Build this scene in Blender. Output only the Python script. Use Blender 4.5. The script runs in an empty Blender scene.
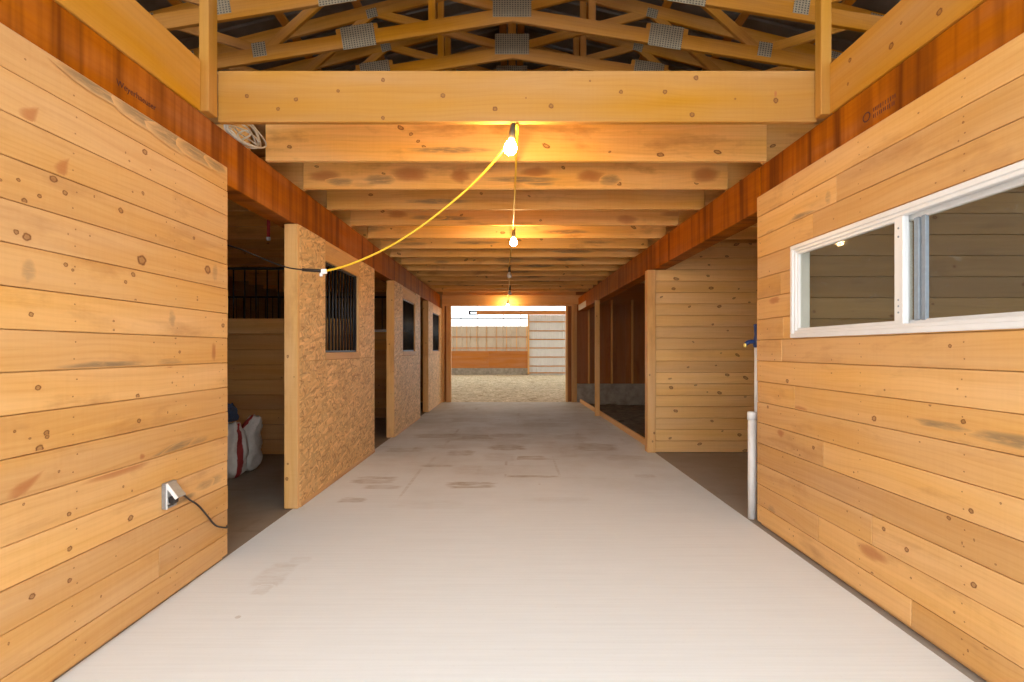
import bpy, math, random
from mathutils import Vector, noise
random.seed(7)
rnd = random.random
def U(a, b): return a + (b - a) * rnd()
C = bpy.context.scene.collection
V = Vector
F = 500.0; VX = 512.0; VY = 350.0; EYE = 1.30

def on_x(X, x, y):                       # point on the plane X=const seen at pixel x,y
    Y = X * F / (x - VX)
    return V((X, Y, EYE + (VY - y) / F * Y))
def on_y(Y, x, y):
    return V(((x - VX) / F * Y, Y, EYE + (VY - y) / F * Y))

# ------------------------------------------------------------------ materials
def new_mat(name):
    m = bpy.data.materials.new(name); m.use_nodes = True
    nt = m.node_tree
    for n in list(nt.nodes): nt.nodes.remove(n)
    out = nt.nodes.new('ShaderNodeOutputMaterial')
    return m, nt, out
class NT:
    def __init__(s, nt): s.nt = nt
    def n(s, t, **kw):
        x = s.nt.nodes.new(t)
        for k, v in kw.items(): setattr(x, k, v)
        return x
    def l(s, a, b): s.nt.links.new(a, b)
    def val(s, sock, v):
        if hasattr(v, 'is_output'): s.l(v, sock)
        else: sock.default_value = v
    def math(s, op, a, b=0.0, c=None, clamp=False):
        x = s.n('ShaderNodeMath', operation=op); x.use_clamp = clamp
        s.val(x.inputs[0], a); s.val(x.inputs[1], b)
        if c is not None: s.val(x.inputs[2], c)
        return x.outputs[0]
    def mix(s, f, a, b, bt='MIX'):
        x = s.n('ShaderNodeMix', data_type='RGBA', blend_type=bt)
        s.val(x.inputs[0], f); s.val(x.inputs[6], a); s.val(x.inputs[7], b)
        return x.outputs[2]
    def ramp(s, f, lo, hi):
        x = s.n('ShaderNodeMapRange'); x.clamp = True
        s.val(x.inputs[0], f); x.inputs[1].default_value = lo; x.inputs[2].default_value = hi
        return x.outputs[0]
    def mapping(s, vec, sc=(1, 1, 1), rot=(0, 0, 0), loc=(0, 0, 0)):
        x = s.n('ShaderNodeMapping'); s.l(vec, x.inputs[0])
        x.inputs[1].default_value = loc; x.inputs[2].default_value = rot; x.inputs[3].default_value = sc
        return x.outputs[0]
    def noise(s, vec, scale=1, detail=4, rough=.5, dist=0):
        x = s.n('ShaderNodeTexNoise'); s.l(vec, x.inputs['Vector'])
        x.inputs['Scale'].default_value = scale; x.inputs['Detail'].default_value = detail
        x.inputs['Roughness'].default_value = rough; x.inputs['Distortion'].default_value = dist
        return x.outputs[0]
    def attr(s, name, out='Vector'):
        x = s.n('ShaderNodeAttribute', attribute_name=name); return x.outputs[out]
    def bsdf(s, col, rough=.6, metal=0, bump=None, bstr=.2, bdist=.002, spec=.5, out=None):
        b = s.n('ShaderNodeBsdfPrincipled')
        s.val(b.inputs['Base Color'], col); s.val(b.inputs['Roughness'], rough)
        b.inputs['Metallic'].default_value = metal; b.inputs['Specular IOR Level'].default_value = spec
        if bump is not None:
            bp = s.n('ShaderNodeBump'); s.l(bump, bp.inputs['Height'])
            bp.inputs['Strength'].default_value = bstr; bp.inputs['Distance'].default_value = bdist
            s.l(bp.outputs[0], b.inputs['Normal'])
        if out is not None: s.l(b.outputs[0], out.inputs[0])
        return b
def rgb(*c): return (c[0], c[1], c[2], 1)

def wood(name, light, dark, rough=.62, grain=1.0, band=0.0, blotch=.35, spread=.26, spec=.3):
    m, nt, out = new_mat(name); N = NT(nt)
    gc = N.attr('gc'); tone = N.attr('tone', 'Fac'); mk = N.attr('mk', 'Color')
    sep = N.n('ShaderNodeSeparateColor'); N.l(mk, sep.inputs[0])
    kn, gr, rd = sep.outputs[0], sep.outputs[1], sep.outputs[2]
    # grain bends round the knots
    wob = N.noise(N.mapping(gc, (.9, 5, 5)), 1, 2)
    warp = N.n('ShaderNodeTexNoise'); N.l(N.mapping(gc, (.9, 3, 3)), warp.inputs['Vector']); warp.inputs['Scale'].default_value = 1; warp.inputs['Detail'].default_value = 2
    wv = N.n('ShaderNodeVectorMath', operation='MULTIPLY_ADD'); N.l(warp.outputs[1], wv.inputs[0]); wv.inputs[1].default_value = (0, .12, .12); N.l(gc, wv.inputs[2])
    gw = wv.outputs[0]
    broad = N.noise(N.mapping(gw, (.5 * grain, 17 * grain, 17 * grain)), 1, 3, .55, .8)
    fine = N.noise(N.mapping(gw, (4, 170, 170)), 1, 3, .6)
    saw = N.noise(N.mapping(gc, (75, 2.5, 2.5)), 1, 3, .6)
    w = N.n('ShaderNodeTexWave', wave_type='BANDS', bands_direction='Y')
    N.l(N.mapping(gw, (.35, 5, 5)), w.inputs[0]); w.inputs['Scale'].default_value = 2.2 * grain
    w.inputs['Distortion'].default_value = 9; w.inputs['Detail'].default_value = 2; w.inputs['Detail Scale'].default_value = .7
    g1 = N.math('MULTIPLY_ADD', N.ramp(broad, .38, .78), .6, N.math('MULTIPLY', N.ramp(w.outputs[1], .6, 1), .16))
    g1 = N.math('ADD', g1, N.math('MULTIPLY', N.math('SUBTRACT', saw, .5), .35))
    g = N.math('ADD', g1, N.math('MULTIPLY', N.math('SUBTRACT', fine, .45), .5), clamp=True)
    col = N.mix(N.math('MULTIPLY', g, .75), rgb(*light), rgb(*dark))
    # board to board tone
    t = N.math('SUBTRACT', tone, .5)
    v = N.math('MULTIPLY_ADD', t, spread, 1.0)
    hsv = N.n('ShaderNodeHueSaturation'); N.l(col, hsv.inputs['Color']); N.l(v, hsv.inputs['Value'])
    N.val(hsv.inputs['Saturation'], N.math('MULTIPLY_ADD', wob, .3, .85))
    N.val(hsv.inputs['Hue'], N.math('MULTIPLY_ADD', t, .004, .5))
    col = hsv.outputs[0]
    # handling dirt, water marks
    bl = N.noise(N.mapping(gc, (1.6, 4.5, 4.5)), 1, 5, .62, .3)
    col = N.mix(N.math('MULTIPLY', N.ramp(bl, .56, .78), blotch), col, rgb(dark[0] * .62, dark[1] * .55, dark[2] * .6))
    if band:
        bn = N.noise(N.mapping(gc, (7, .35, .35)), 1, 3, .6)
        bn2 = N.noise(N.mapping(gc, (26, .8, .8)), 1, 2, .5)
        bb = N.math('MULTIPLY_ADD', N.ramp(bn, .45, .66), .8, N.math('MULTIPLY', N.ramp(bn2, .5, .7), .35), clamp=True)
        col = N.mix(N.math('MULTIPLY', bb, band), col, rgb(dark[0] * .4, dark[1] * .35, dark[2] * .35))
    # marks: knot, grey weathering, red heart streak
    ks = N.noise(gc, 90, 3, .6)
    kk = N.math('MULTIPLY', kn, N.math('MULTIPLY_ADD', ks, .7, .65), clamp=True)
    col = N.mix(N.math('MULTIPLY', rd, .85), col, rgb(.40, .125, .035))
    col = N.mix(N.ramp(kk, .1, .95), col, rgb(.15, .043, .010))
    gs = N.noise(N.mapping(gc, (9, 60, 60)), 1, 4, .7)
    gg = N.math('MULTIPLY', gr, N.ramp(gs, .22, .55), clamp=True)
    col = N.mix(N.math('MULTIPLY', gg, .8), col, rgb(.20, .145, .085))
    N.bsdf(col, rough, 0, N.math('ADD', fine, N.math('MULTIPLY', broad, .5)), .25, .0015, spec, out)
    return m

def plain(name, col, rough=.5, metal=0, var=.12, scale=30, bump=0.0, spec=.5):
    m, nt, out = new_mat(name); N = NT(nt)
    tc = N.n('ShaderNodeTexCoord').outputs['Object']
    ns = N.noise(tc, scale, 4, .6)
    c = N.mix(N.ramp(ns, .3, .75), rgb(*[min(1, x * (1 + var)) for x in col]), rgb(*[x * (1 - var) for x in col]))
    N.bsdf(c, rough, metal, ns if bump else None, bump, .003, spec, out)
    return m

def mat_osb(name, base=(.74, .445, .18)):
    m, nt, out = new_mat(name); N = NT(nt)
    gc = N.attr('gc'); kn = N.attr('mk', 'Fac')
    col = rgb(base[0] * .75, base[1] * .7, base[2] * .65)
    h = None
    warp = N.noise(gc, 9, 2)
    for i, (a, s1, s2, th) in enumerate([(.2, 10, 50, .0), (1.0, 9, 46, .45), (-.75, 10, 56, .5), (.55, 10, 50, .55), (-1.35, 10, 54, .6), (-.2, 9, 58, .55)]):
        mp = N.mapping(gc, (s1, s2, .001), (0, 0, a), (i * 3.1, i * 1.7, 0))
        # local gc plane is (x,y)
        rot = N.n('ShaderNodeVectorRotate', rotation_type='Z_AXIS'); N.l(gc, rot.inputs[0]); rot.inputs['Angle'].default_value = a
        mp = N.mapping(rot.outputs[0], (s1, s2, .001), (0, 0, 0), (i * 3.1, i * 1.7, 0))
        vo = N.n('ShaderNodeTexVoronoi', voronoi_dimensions='2D', feature='F1'); N.l(mp, vo.inputs['Vector']); vo.inputs['Scale'].default_value = 1
        sp = N.n('ShaderNodeSeparateColor'); N.l(vo.outputs['Color'], sp.inputs[0])
        msk = N.math('GREATER_THAN', sp.outputs[0], th)
        br = N.math('MULTIPLY_ADD', sp.outputs[1], .42, .76)
        cc = N.mix(sp.outputs[2], rgb(base[0] * 1.05, base[1] * 1.12, base[2] * 1.2), rgb(base[0] * .86, base[1] * .82, base[2] * .76))
        mu = N.n('ShaderNodeVectorMath', operation='SCALE'); N.l(cc, mu.inputs[0]); N.l(br, mu.inputs['Scale'])
        col = N.mix(msk, col, mu.outputs[0])
        hh = N.math('MULTIPLY', msk, sp.outputs[1]); h = hh if h is None else N.math('ADD', h, hh)
    for a, th in ((.9, .955), (-.5, .955), (.1, .96)):
        rot = N.n('ShaderNodeVectorRotate', rotation_type='Z_AXIS'); N.l(gc, rot.inputs[0]); rot.inputs['Angle'].default_value = a
        vo = N.n('ShaderNodeTexVoronoi', voronoi_dimensions='2D', feature='F1'); N.l(N.mapping(rot.outputs[0], (18, 75, .001), (0, 0, 0), (a * 9, 2, 0)), vo.inputs['Vector']); vo.inputs['Scale'].default_value = 1
        sp = N.n('ShaderNodeSeparateColor'); N.l(vo.outputs['Color'], sp.inputs[0])
        col = N.mix(N.math('MULTIPLY', N.math('GREATER_THAN', sp.outputs[0], th), .55), col, rgb(base[0] * .45, base[1] * .34, base[2] * .28))
    N.bsdf(col, .6, 0, h, .02, .0005, .2, out)
    return m

WL = wood('fresh pine board', (.70, .40, .150), (.53, .25, .068), blotch=.6)
WJ = wood('rough joist pine', (.86, .475, .145), (.56, .26, .055), blotch=.8)
WH = wood('planed header pine', (.47, .222, .042), (.36, .15, .02), spread=.1, blotch=.12)
WM = wood('yellow rim pine', (.53, .245, .038), (.42, .17, .02), spread=.1, blotch=.15)
WT = wood('truss pine', (.57, .24, .036), (.36, .13, .016))
WP = wood('stall partition plank', (.62, .33, .12), (.46, .22, .065))
WD = wood('dull old plank', (.42, .25, .10), (.28, .15, .05))
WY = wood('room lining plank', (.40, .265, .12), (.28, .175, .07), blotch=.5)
WK = wood('right partition plank', (.84, .51, .20), (.64, .34, .105), blotch=.3, spread=.24)
WR = wood('red brown laminated beam', (.42, .118, .004), (.30, .072, .003), band=.9, blotch=.3, spread=.1, spec=.12)
WB = wood('dark plywood', (.34, .125, .035), (.22, .07, .018), blotch=.6)
WO = wood('orange plywood', (.62, .25, .07), (.48, .16, .04), blotch=.4, grain=.5)
OSB = mat_osb('oriented strand board')
BLACK = plain('black steel bar', (.022, .022, .025), .45, .6)
RUBBER = plain('black rubber cord', (.03, .022, .018), .5)
YELLOW = plain('yellow cord jacket', (.85, .52, .03), .45, var=.05)
WHITEV = plain('white vinyl', (.80, .80, .79), .35, var=.04, scale=6)
PVC = plain('white pvc pipe', (.78, .77, .75), .35, var=.06, scale=9)
BLUE = plain('blue enamel', (.018, .045, .15), .4)
BRASS = plain('yellow brass', (.75, .55, .15), .35, .6)
ZINC = plain('zinc grey metal', (.36, .38, .40), .4, .6)
CABLE = plain('off white cable', (.62, .60, .54), .5)
NAVY = plain('navy cloth', (.03, .045, .09), .8, bump=.4)
REDP = plain('red plastic', (.5, .03, .03), .5)
CURB = plain('concrete curb', (.34, .31, .26), .9, scale=7, var=.3, bump=.3)
ROOFM = plain('dark grey roof metal', (.20, .185, .165), .4, .3, var=.3, scale=3)
SOCK = plain('dark socket', (.06, .045, .025), .5)
SEAL = plain('grey window gasket', (.25, .29, .33), .5)
DIRT = plain('dark stall dirt', (.10, .075, .05), .95, scale=8, var=.6, bump=.8)
GRAVEL = plain('pale gravel', (.55, .53, .50), .9, scale=20, var=.25, bump=.5)
SHEEN = plain('white painted sheen', (.8, .8, .8), .18)

def mat_plate():
    m, nt, out = new_mat('toothed galvanised plate'); N = NT(nt)
    gc = N.attr('gc'); s = N.n('ShaderNodeSeparateXYZ'); N.l(gc, s.inputs[0])
    a = N.math('SINE', N.math('MULTIPLY', s.outputs[0], 2 * math.pi / .026))
    b = N.math('SINE', N.math('MULTIPLY', s.outputs[1], 2 * math.pi / .021))
    hole = N.math('MULTIPLY', N.ramp(a, -.35, .2), N.ramp(b, -.5, .1))
    ns = N.noise(gc, 25, 3)
    c = N.mix(N.math('MULTIPLY', hole, .85), N.mix(ns, rgb(.46, .365, .245), rgb(.29, .225, .145)), rgb(.035, .028, .02))
    N.bsdf(c, .55, .1, N.math('SUBTRACT', 1, hole), .5, .003, .5, out)
    return m
PLATE = mat_plate()

def mat_concrete(name, base, stain, amount, lo=4.6, hi=7.5):
    m, nt, out = new_mat(name); N = NT(nt)
    tc = N.n('ShaderNodeTexCoord').outputs['Object']
    s = N.n('ShaderNodeSeparateXYZ'); N.l(tc, s.inputs[0])
    big = N.noise(tc, .9, 5, .6); mid = N.noise(tc, 4.5, 5, .65); fine = N.noise(tc, 60, 3, .6)
    broom = N.noise(N.mapping(tc, (1.2, 55, 1)), 1, 3, .6)
    pit = N.noise(tc, 22, 2, .5)
    col = N.mix(N.math('MULTIPLY', mid, .3), rgb(*base), rgb(*[x * .82 for x in base]))
    col = N.mix(N.math('MULTIPLY', N.ramp(broom, .4, .75), .14), col, rgb(*[x * .6 for x in base]))
    col = N.mix(N.math('MULTIPLY', N.ramp(fine, .62, .8), .15), col, rgb(*[x * .5 for x in base]))
    # rectangular marks left by mats on the slab
    br = N.n('ShaderNodeTexBrick'); N.l(N.mapping(tc, (1, 1, 1), (0, 0, .03), (.17, .1, 0)), br.inputs[0])
    br.inputs['Scale'].default_value = 1.0; br.inputs['Brick Width'].default_value = .95; br.inputs['Row Height'].default_value = .52
    br.inputs['Mortar Size'].default_value = .035; br.inputs['Mortar Smooth'].default_value = .8; br.offset = .37
    br.inputs['Color1'].default_value = (0, 0, 0, 1); br.inputs['Color2'].default_value = (.55, .55, .55, 1); br.inputs['Mortar'].default_value = (1, 1, 1, 1)
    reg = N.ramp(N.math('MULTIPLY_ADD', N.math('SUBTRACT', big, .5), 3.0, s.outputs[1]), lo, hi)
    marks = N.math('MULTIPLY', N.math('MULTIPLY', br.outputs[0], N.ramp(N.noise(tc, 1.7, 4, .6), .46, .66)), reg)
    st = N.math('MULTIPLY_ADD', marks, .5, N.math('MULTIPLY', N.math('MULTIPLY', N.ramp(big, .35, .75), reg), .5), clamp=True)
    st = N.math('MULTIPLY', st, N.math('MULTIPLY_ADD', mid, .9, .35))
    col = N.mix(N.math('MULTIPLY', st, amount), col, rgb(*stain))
    far_tint = N.math('MULTIPLY', N.ramp(N.math('MULTIPLY_ADD', N.math('SUBTRACT', big, .5), 4.0, s.outputs[1]), 4.2, 11.5), N.math('MULTIPLY_ADD', mid, .5, .55))  # growing share of darker brown with distance along the slab
    col = N.mix(N.math('MULTIPLY', far_tint, .8), col, rgb(base[0] * .44, base[1] * .36, base[2] * .26))
    mkk = N.attr('mk', 'Color'); sk = N.n('ShaderNodeSeparateColor'); N.l(mkk, sk.inputs[0])
    col = N.mix(N.math('MULTIPLY', sk.outputs[0], N.math('MULTIPLY', N.ramp(N.noise(N.mapping(tc, (5, 16, 1)), 1, 4, .7), .33, .62), .75)), col, rgb(*stain))
    # small scattered chips and specks
    vo = N.n('ShaderNodeTexVoronoi'); N.l(tc, vo.inputs['Vector']); vo.inputs['Scale'].default_value = 3.2
    sp = N.n('ShaderNodeSeparateColor'); N.l(vo.outputs['Color'], sp.inputs[0])
    chip = N.math('MULTIPLY', N.math('LESS_THAN', N.math('ADD', vo.outputs['Distance'], N.math('MULTIPLY', pit, .06)), .075), N.math('GREATER_THAN', sp.outputs[0], .72))
    col = N.mix(N.math('MULTIPLY', chip, .35), col, rgb(.3, .24, .18))
    N.bsdf(col, .85, 0, N.math('ADD', broom, N.math('MULTIPLY', mid, .4)), .18, .003, .25, out)
    return m
CONC = mat_concrete('aisle concrete', (.80, .855, .88), (.29, .20, .115), .9)
CONC2 = mat_concrete('stall concrete', (.36, .305, .24), (.14, .10, .06), .9, 2, 4)
CONC3 = mat_concrete('recess concrete', (.36, .32, .27), (.22, .17, .12), .7, 3, 5)

def mat_footing():
    m, nt, out = new_mat('arena footing'); N = NT(nt)
    tc = N.n('ShaderNodeTexCoord').outputs['Object']
    a = N.noise(tc, 3.2, 6, .75); b = N.noise(tc, 17, 4, .7)
    f = N.math('MULTIPLY_ADD', b, .6, N.math('MULTIPLY', a, .55))
    c = N.mix(N.ramp(f, .42, .72), rgb(.25, .185, .105), rgb(.80, .69, .49))
    N.bsdf(c, .95, 0, f, .9, .05, .1, out)
    return m
FOOT = mat_footing()

def mat_glass(name, tint, dust):
    m, nt, out = new_mat(name); N = NT(nt)
    tc = N.n('ShaderNodeTexCoord').outputs['Object']
    tr = N.n('ShaderNodeBsdfTransparent'); tr.inputs[0].default_value = rgb(*tint)
    gl = N.n('ShaderNodeBsdfGlossy'); gl.inputs['Roughness'].default_value = .03
    lw = N.n('ShaderNodeLayerWeight'); lw.inputs[0].default_value = .5
    fac = N.math('MULTIPLY_ADD', N.math('POWER', lw.outputs[1], 5.0), .06, .006)
    mx = N.n('ShaderNodeMixShader'); N.l(fac, mx.inputs[0]); N.l(tr.outputs[0], mx.inputs[1]); N.l(gl.outputs[0], mx.inputs[2])
    df = N.n('ShaderNodeBsdfDiffuse'); df.inputs[0].default_value = (.8, .78, .7, 1)
    d1 = N.noise(tc, 5, 5, .7, 1.5); d2 = N.noise(tc, 26, 4, .75, 2.0)
    d = N.math('MULTIPLY', N.ramp(d1, .5, .75), N.ramp(d2, .58, .72))
    d = N.math('MULTIPLY_ADD', d, dust, .015)
    mx2 = N.n('ShaderNodeMixShader'); N.l(d, mx2.inputs[0]); N.l(mx.outputs[0], mx2.inputs[1]); N.l(df.outputs[0], mx2.inputs[2])
    N.l(mx2.outputs[0], out.inputs[0])
    return m
GLASS = mat_glass('dusty window glass', (.86, .85, .80), .9)
CLEAR = mat_glass('clear skylight sheet', (.97, .97, .97), .0)

def mat_bulb(lit):
    m, nt, out = new_mat('lit bulb glass' if lit else 'unlit bulb glass'); N = NT(nt)
    if lit:
        e = N.n('ShaderNodeEmission'); e.inputs[0].default_value = (1, .63, .27, 1); e.inputs[1].default_value = 95
        N.l(e.outputs[0], out.inputs[0])
    else:
        N.bsdf(rgb(.75, .72, .65), .12, 0, out=out)
    return m
LIT, UNLIT = mat_bulb(True), mat_bulb(False)

def mat_sack():
    m, nt, out = new_mat('woven feed sack'); N = NT(nt)
    tc = N.n('ShaderNodeTexCoord').outputs['Object']; mk = N.attr('mk', 'Color')
    s = N.n('ShaderNodeSeparateColor'); N.l(mk, s.inputs[0])
    ns = N.noise(tc, 14, 4, .6)
    c = N.mix(ns, rgb(.72, .66, .58), rgb(.50, .44, .37))
    c = N.mix(N.ramp(s.outputs[0], .35, .65), c, rgb(.30, .03, .025))
    N.bsdf(c, .5, 0, ns, .5, .02, .4, out)
    return m
SACK = mat_sack()
def mat_siding(name, col, glow):
    m, nt, out = new_mat(name); N = NT(nt)
    tc = N.n('ShaderNodeTexCoord').outputs['Object']; ns = N.noise(tc, 2.5, 4, .6)
    c = N.mix(ns, rgb(*col), rgb(*[x * .8 for x in col]))
    d = N.n('ShaderNodeBsdfDiffuse'); N.l(c, d.inputs[0])
    t = N.n('ShaderNodeBsdfTranslucent'); N.l(c, t.inputs[0])
    mx = N.n('ShaderNodeMixShader'); mx.inputs[0].default_value = glow
    N.l(d.outputs[0], mx.inputs[1]); N.l(t.outputs[0], mx.inputs[2]); N.l(mx.outputs[0], out.inputs[0])
    return m
SIDING = mat_siding('beige ribbed siding', (.53, .42, .295), .11)
SIDING2 = mat_siding('pale ribbed door sheet', (.56, .51, .44), .12)

# ------------------------------------------------------------------ mesh helper
class MB:
    def __init__(s):
        s.v = []; s.f = []; s.gc = []; s.mk = []; s.tone = []; s.sm = []; s.mi = []; s.nm = 0
    def add(s, verts, faces, gc=None, mk=None, tone=.5, smooth=False, mi=0):
        b = len(s.v)
        s.v += [V(p) for p in verts]
        s.gc += gc if gc else [V(p) for p in verts]
        s.mk += mk if mk else [(0, 0, 0)] * len(verts)
        s.tone += [tone] * len(verts)
        for f in faces:
            s.f.append([b + i for i in f]); s.sm.append(smooth); s.mi.append(mi)
    def obox(s, c, ax, u, v, hx, hu, hv, ch=.003, tone=None, off=None, mi=0):
        """chamfered oriented box; grain runs along ax. returns frame for knots"""
        c = V(c); ax = V(ax).normalized(); u = V(u).normalized(); v = V(v).normalized()
        h = (hx, hu, hv); A = (ax, u, v)
        ch = min(ch, min(h) * .45)
        tone = rnd() if tone is None else tone
        off = V((U(0, 60), U(0, 60), U(0, 60))) if off is None else off
        idx = {}; P = []; L = []
        for sx in (-1, 1):
            for sy in (-1, 1):
                for sz in (-1, 1):
                    sg = (sx, sy, sz)
                    for k in range(3):
                        q = [sg[i] * (h[i] - (0 if i == k else ch)) for i in range(3)]
                        idx[(sg, k)] = len(P); P.append(c + ax * q[0] + u * q[1] + v * q[2]); L.append(V(q) + off)
        fs = []
        def face(ids):
            pts = [P[i] for i in ids]
            n = (pts[1] - pts[0]).cross(pts[2] - pts[0]); m = sum(pts, V()) / len(pts) - c
            fs.append(ids if n.dot(m) > 0 else ids[::-1])
        for k in range(3):
            l, m = [i for i in range(3) if i != k]
            for s1 in (-1, 1):
                q = []
                for a, b in ((-1, -1), (1, -1), (1, 1), (-1, 1)):
                    g = [0, 0, 0]; g[k] = s1; g[l] = a; g[m] = b; q.append(idx[(tuple(g), k)])
                face(q)
        for m in range(3):
            k, l = [i for i in range(3) if i != m]
            for a in (-1, 1):
                for b in (-1, 1):
                    g1 = [0, 0, 0]; g1[k] = a; g1[l] = b; g1[m] = -1; g2 = list(g1); g2[m] = 1
                    g1, g2 = tuple(g1), tuple(g2)
                    face([idx[(g1, k)], idx[(g2, k)], idx[(g2, l)], idx[(g1, l)]])
        for sx in (-1, 1):
            for sy in (-1, 1):
                for sz in (-1, 1):
                    face([idx[((sx, sy, sz), k)] for k in range(3)])
        s.add(P, fs, L, tone=tone, mi=mi)
        return dict(c=c, A=A, h=h, off=off, tone=tone)
    def box(s, lo, hi, grain=0, ch=.003, tone=None, mi=0):
        lo = V(lo); hi = V(hi); c = (lo + hi) / 2; h = (hi - lo) / 2
        E = [V((1, 0, 0)), V((0, 1, 0)), V((0, 0, 1))]
        o = [grain] + [i for i in range(3) if i != grain]
        if grain == 0: o = [0, 2, 1]
        if grain == 1: o = [1, 2, 0]
        if grain == 2: o = [2, 0, 1]
        return s.obox(c, E[o[0]], E[o[1]], E[o[2]], h[o[0]], h[o[1]], h[o[2]], ch, tone, mi=mi)
    def stick(s, a, b, w, d, up=(0, 0, 1), ch=.003, tone=None, mi=0):
        """a->b stick, width w along side, depth d along up"""
        a = V(a); b = V(b); ax = (b - a).normalized(); up = V(up)
        sd = ax.cross(up).normalized(); u = sd.cross(ax).normalized()
        return s.obox((a + b) / 2, ax, u, sd, (b - a).length / 2, d / 2, w / 2, ch, tone, mi=mi)
    def mark(s, fr, p, nrm, ru, rv, kind='k', ang=0.0, soft=False, amt=1.0):
        """flat mark on a board face at p (clamped into the board), normal nrm; ru along the grain"""
        nrm = V(nrm); A = fr['A']; h = fr['h']; c = fr['c']; s.nm += 1; lift = .0004 + .00009 * (s.nm % 17)
        k = max(range(3), key=lambda i: abs(A[i].dot(nrm)))
        d = V(p) - c; q = [d.dot(A[i]) for i in range(3)]
        sg = 1 if A[k].dot(nrm) > 0 else -1
        ii = [i for i in range(3) if i != k]
        radii = [0, 0, 0]; radii[ii[0]] = ru; radii[ii[1]] = rv
        if k == 0: radii[ii[0]] = rv
        if kind == 'k': radii = [x * 1.2 for x in radii]
        lim = [h[i] - .006 for i in range(3)]
        n1 = 14; rings = (1.0, .70, .4) if kind == 'k' else (1.0, .62, .3); P = []; L = []; M = []
        def put(a, b, w):
            r = list(q)
            r[ii[0]] = max(-lim[ii[0]], min(lim[ii[0]], q[ii[0]] + a)); r[ii[1]] = max(-lim[ii[1]], min(lim[ii[1]], q[ii[1]] + b))
            r[k] = sg * (h[k] + lift)
            P.append(c + sum((A[i] * r[i] for i in range(3)), V())); L.append(V(r) + fr['off'])
            M.append(tuple(w * amt if kind == z else 0.0 for z in 'kgr'))
        ca, sa = math.cos(ang), math.sin(ang)
        jit = [1 + U(-.14, .14) for _ in range(n1)]
        for ri, r in enumerate(rings):
            w = (0, .92, .5)[ri] if kind == 'k' else (0, .8, 1)[ri]
            for j in range(n1):
                t = 2 * math.pi * j / n1
                a0 = math.cos(t) * radii[ii[0]] * r * jit[j]; b0 = math.sin(t) * radii[ii[1]] * r * jit[j]
                if kind == 'r' and ang: b0 *= 1 - .7 * math.cos(t)
                put(a0 * ca - b0 * sa, a0 * sa + b0 * ca, w)
        put(0, 0, .55 if kind == 'k' else 1)
        fs = []
        for ri in range(2):
            for j in range(n1):
                fs.append([ri * n1 + j, ri * n1 + (j + 1) % n1, (ri + 1) * n1 + (j + 1) % n1, (ri + 1) * n1 + j])
        for j in range(n1): fs.append([2 * n1 + j, 2 * n1 + (j + 1) % n1, 3 * n1])
        n0 = (P[1] - P[0]).cross(P[n1] - P[0])
        if n0.dot(nrm) < 0: fs = [f[::-1] for f in fs]
        s.add(P, fs, L, M, fr['tone'])
    def knots(s, fr, nrm, per_m=2.0, rmax=.016, eye=False):
        nrm = V(nrm); A = fr['A']; h = fr['h']
        L = 2 * h[0]
        k = max(range(1, 3), key=lambda i: abs(A[i].dot(nrm))); o = 3 - k
        n = int(L * per_m + rnd())
        for _ in range(n):
            r = U(.35, 1) * rmax
            p = fr['c'] + A[0] * U(-h[0] + .03, h[0] - .03) + A[o] * U(-.8, .8) * h[o]
            s.mark(fr, p, nrm, r * (U(1.3, 2.2) if eye else U(.9, 1.5)), r, 'k', U(-.6, .6) if eye else 0)
    def lathe(s, c, axis, prof, n=20, mi=0, mk=None):
        c = V(c); ax = V(axis).normalized(); u = ax.orthogonal().normalized(); w = ax.cross(u)
        P = []; fs = []
        for r, z in prof:
            for j in range(n):
                t = 2 * math.pi * j / n; P.append(c + ax * z + (u * math.cos(t) + w * math.sin(t)) * r)
        for i in range(len(prof) - 1):
            for j in range(n):
                a = i * n + j; b = i * n + (j + 1) % n; fs.append([a, b, b + n, a + n])
        fs.append(list(range(n))[::-1]); fs.append([(len(prof) - 1) * n + j for j in range(n)])
        s.add(P, fs, smooth=True, mi=mi)
    def tube(s, pts, r, n=10, sub=6, mi=0):
        pts = [V(p) for p in pts]; Q = []
        for i in range(len(pts) - 1):
            p0 = pts[max(0, i - 1)]; p1 = pts[i]; p2 = pts[i + 1]; p3 = pts[min(len(pts) - 1, i + 2)]
            for k in range(sub):
                t = k / sub
                Q.append(.5 * ((2 * p1) + (p2 - p0) * t + (2 * p0 - 5 * p1 + 4 * p2 - p3) * t * t + (3 * p1 - p0 - 3 * p2 + p3) * t ** 3))
        Q.append(pts[-1]); P = []; fs = []
        u = None
        for i, q in enumerate(Q):
            t = (Q[min(i + 1, len(Q) - 1)] - Q[max(i - 1, 0)]).normalized()
            u = t.orthogonal().normalized() if u is None else (u - t * u.dot(t)).normalized()
            w = t.cross(u)
            for j in range(n):
                a = 2 * math.pi * j / n; P.append(q + (u * math.cos(a) + w * math.sin(a)) * r)
        for i in range(len(Q) - 1):
            for j in range(n):
                a = i * n + j; b = i * n + (j + 1) % n; fs.append([a, b, b + n, a + n])
        fs.append(list(range(n))[::-1]); fs.append([(len(Q) - 1) * n + j for j in range(n)])
        s.add(P, fs, smooth=True, mi=mi)
    def quad(s, a, b, c, d): s.add([a, b, c, d], [[0, 1, 2, 3]])
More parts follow.
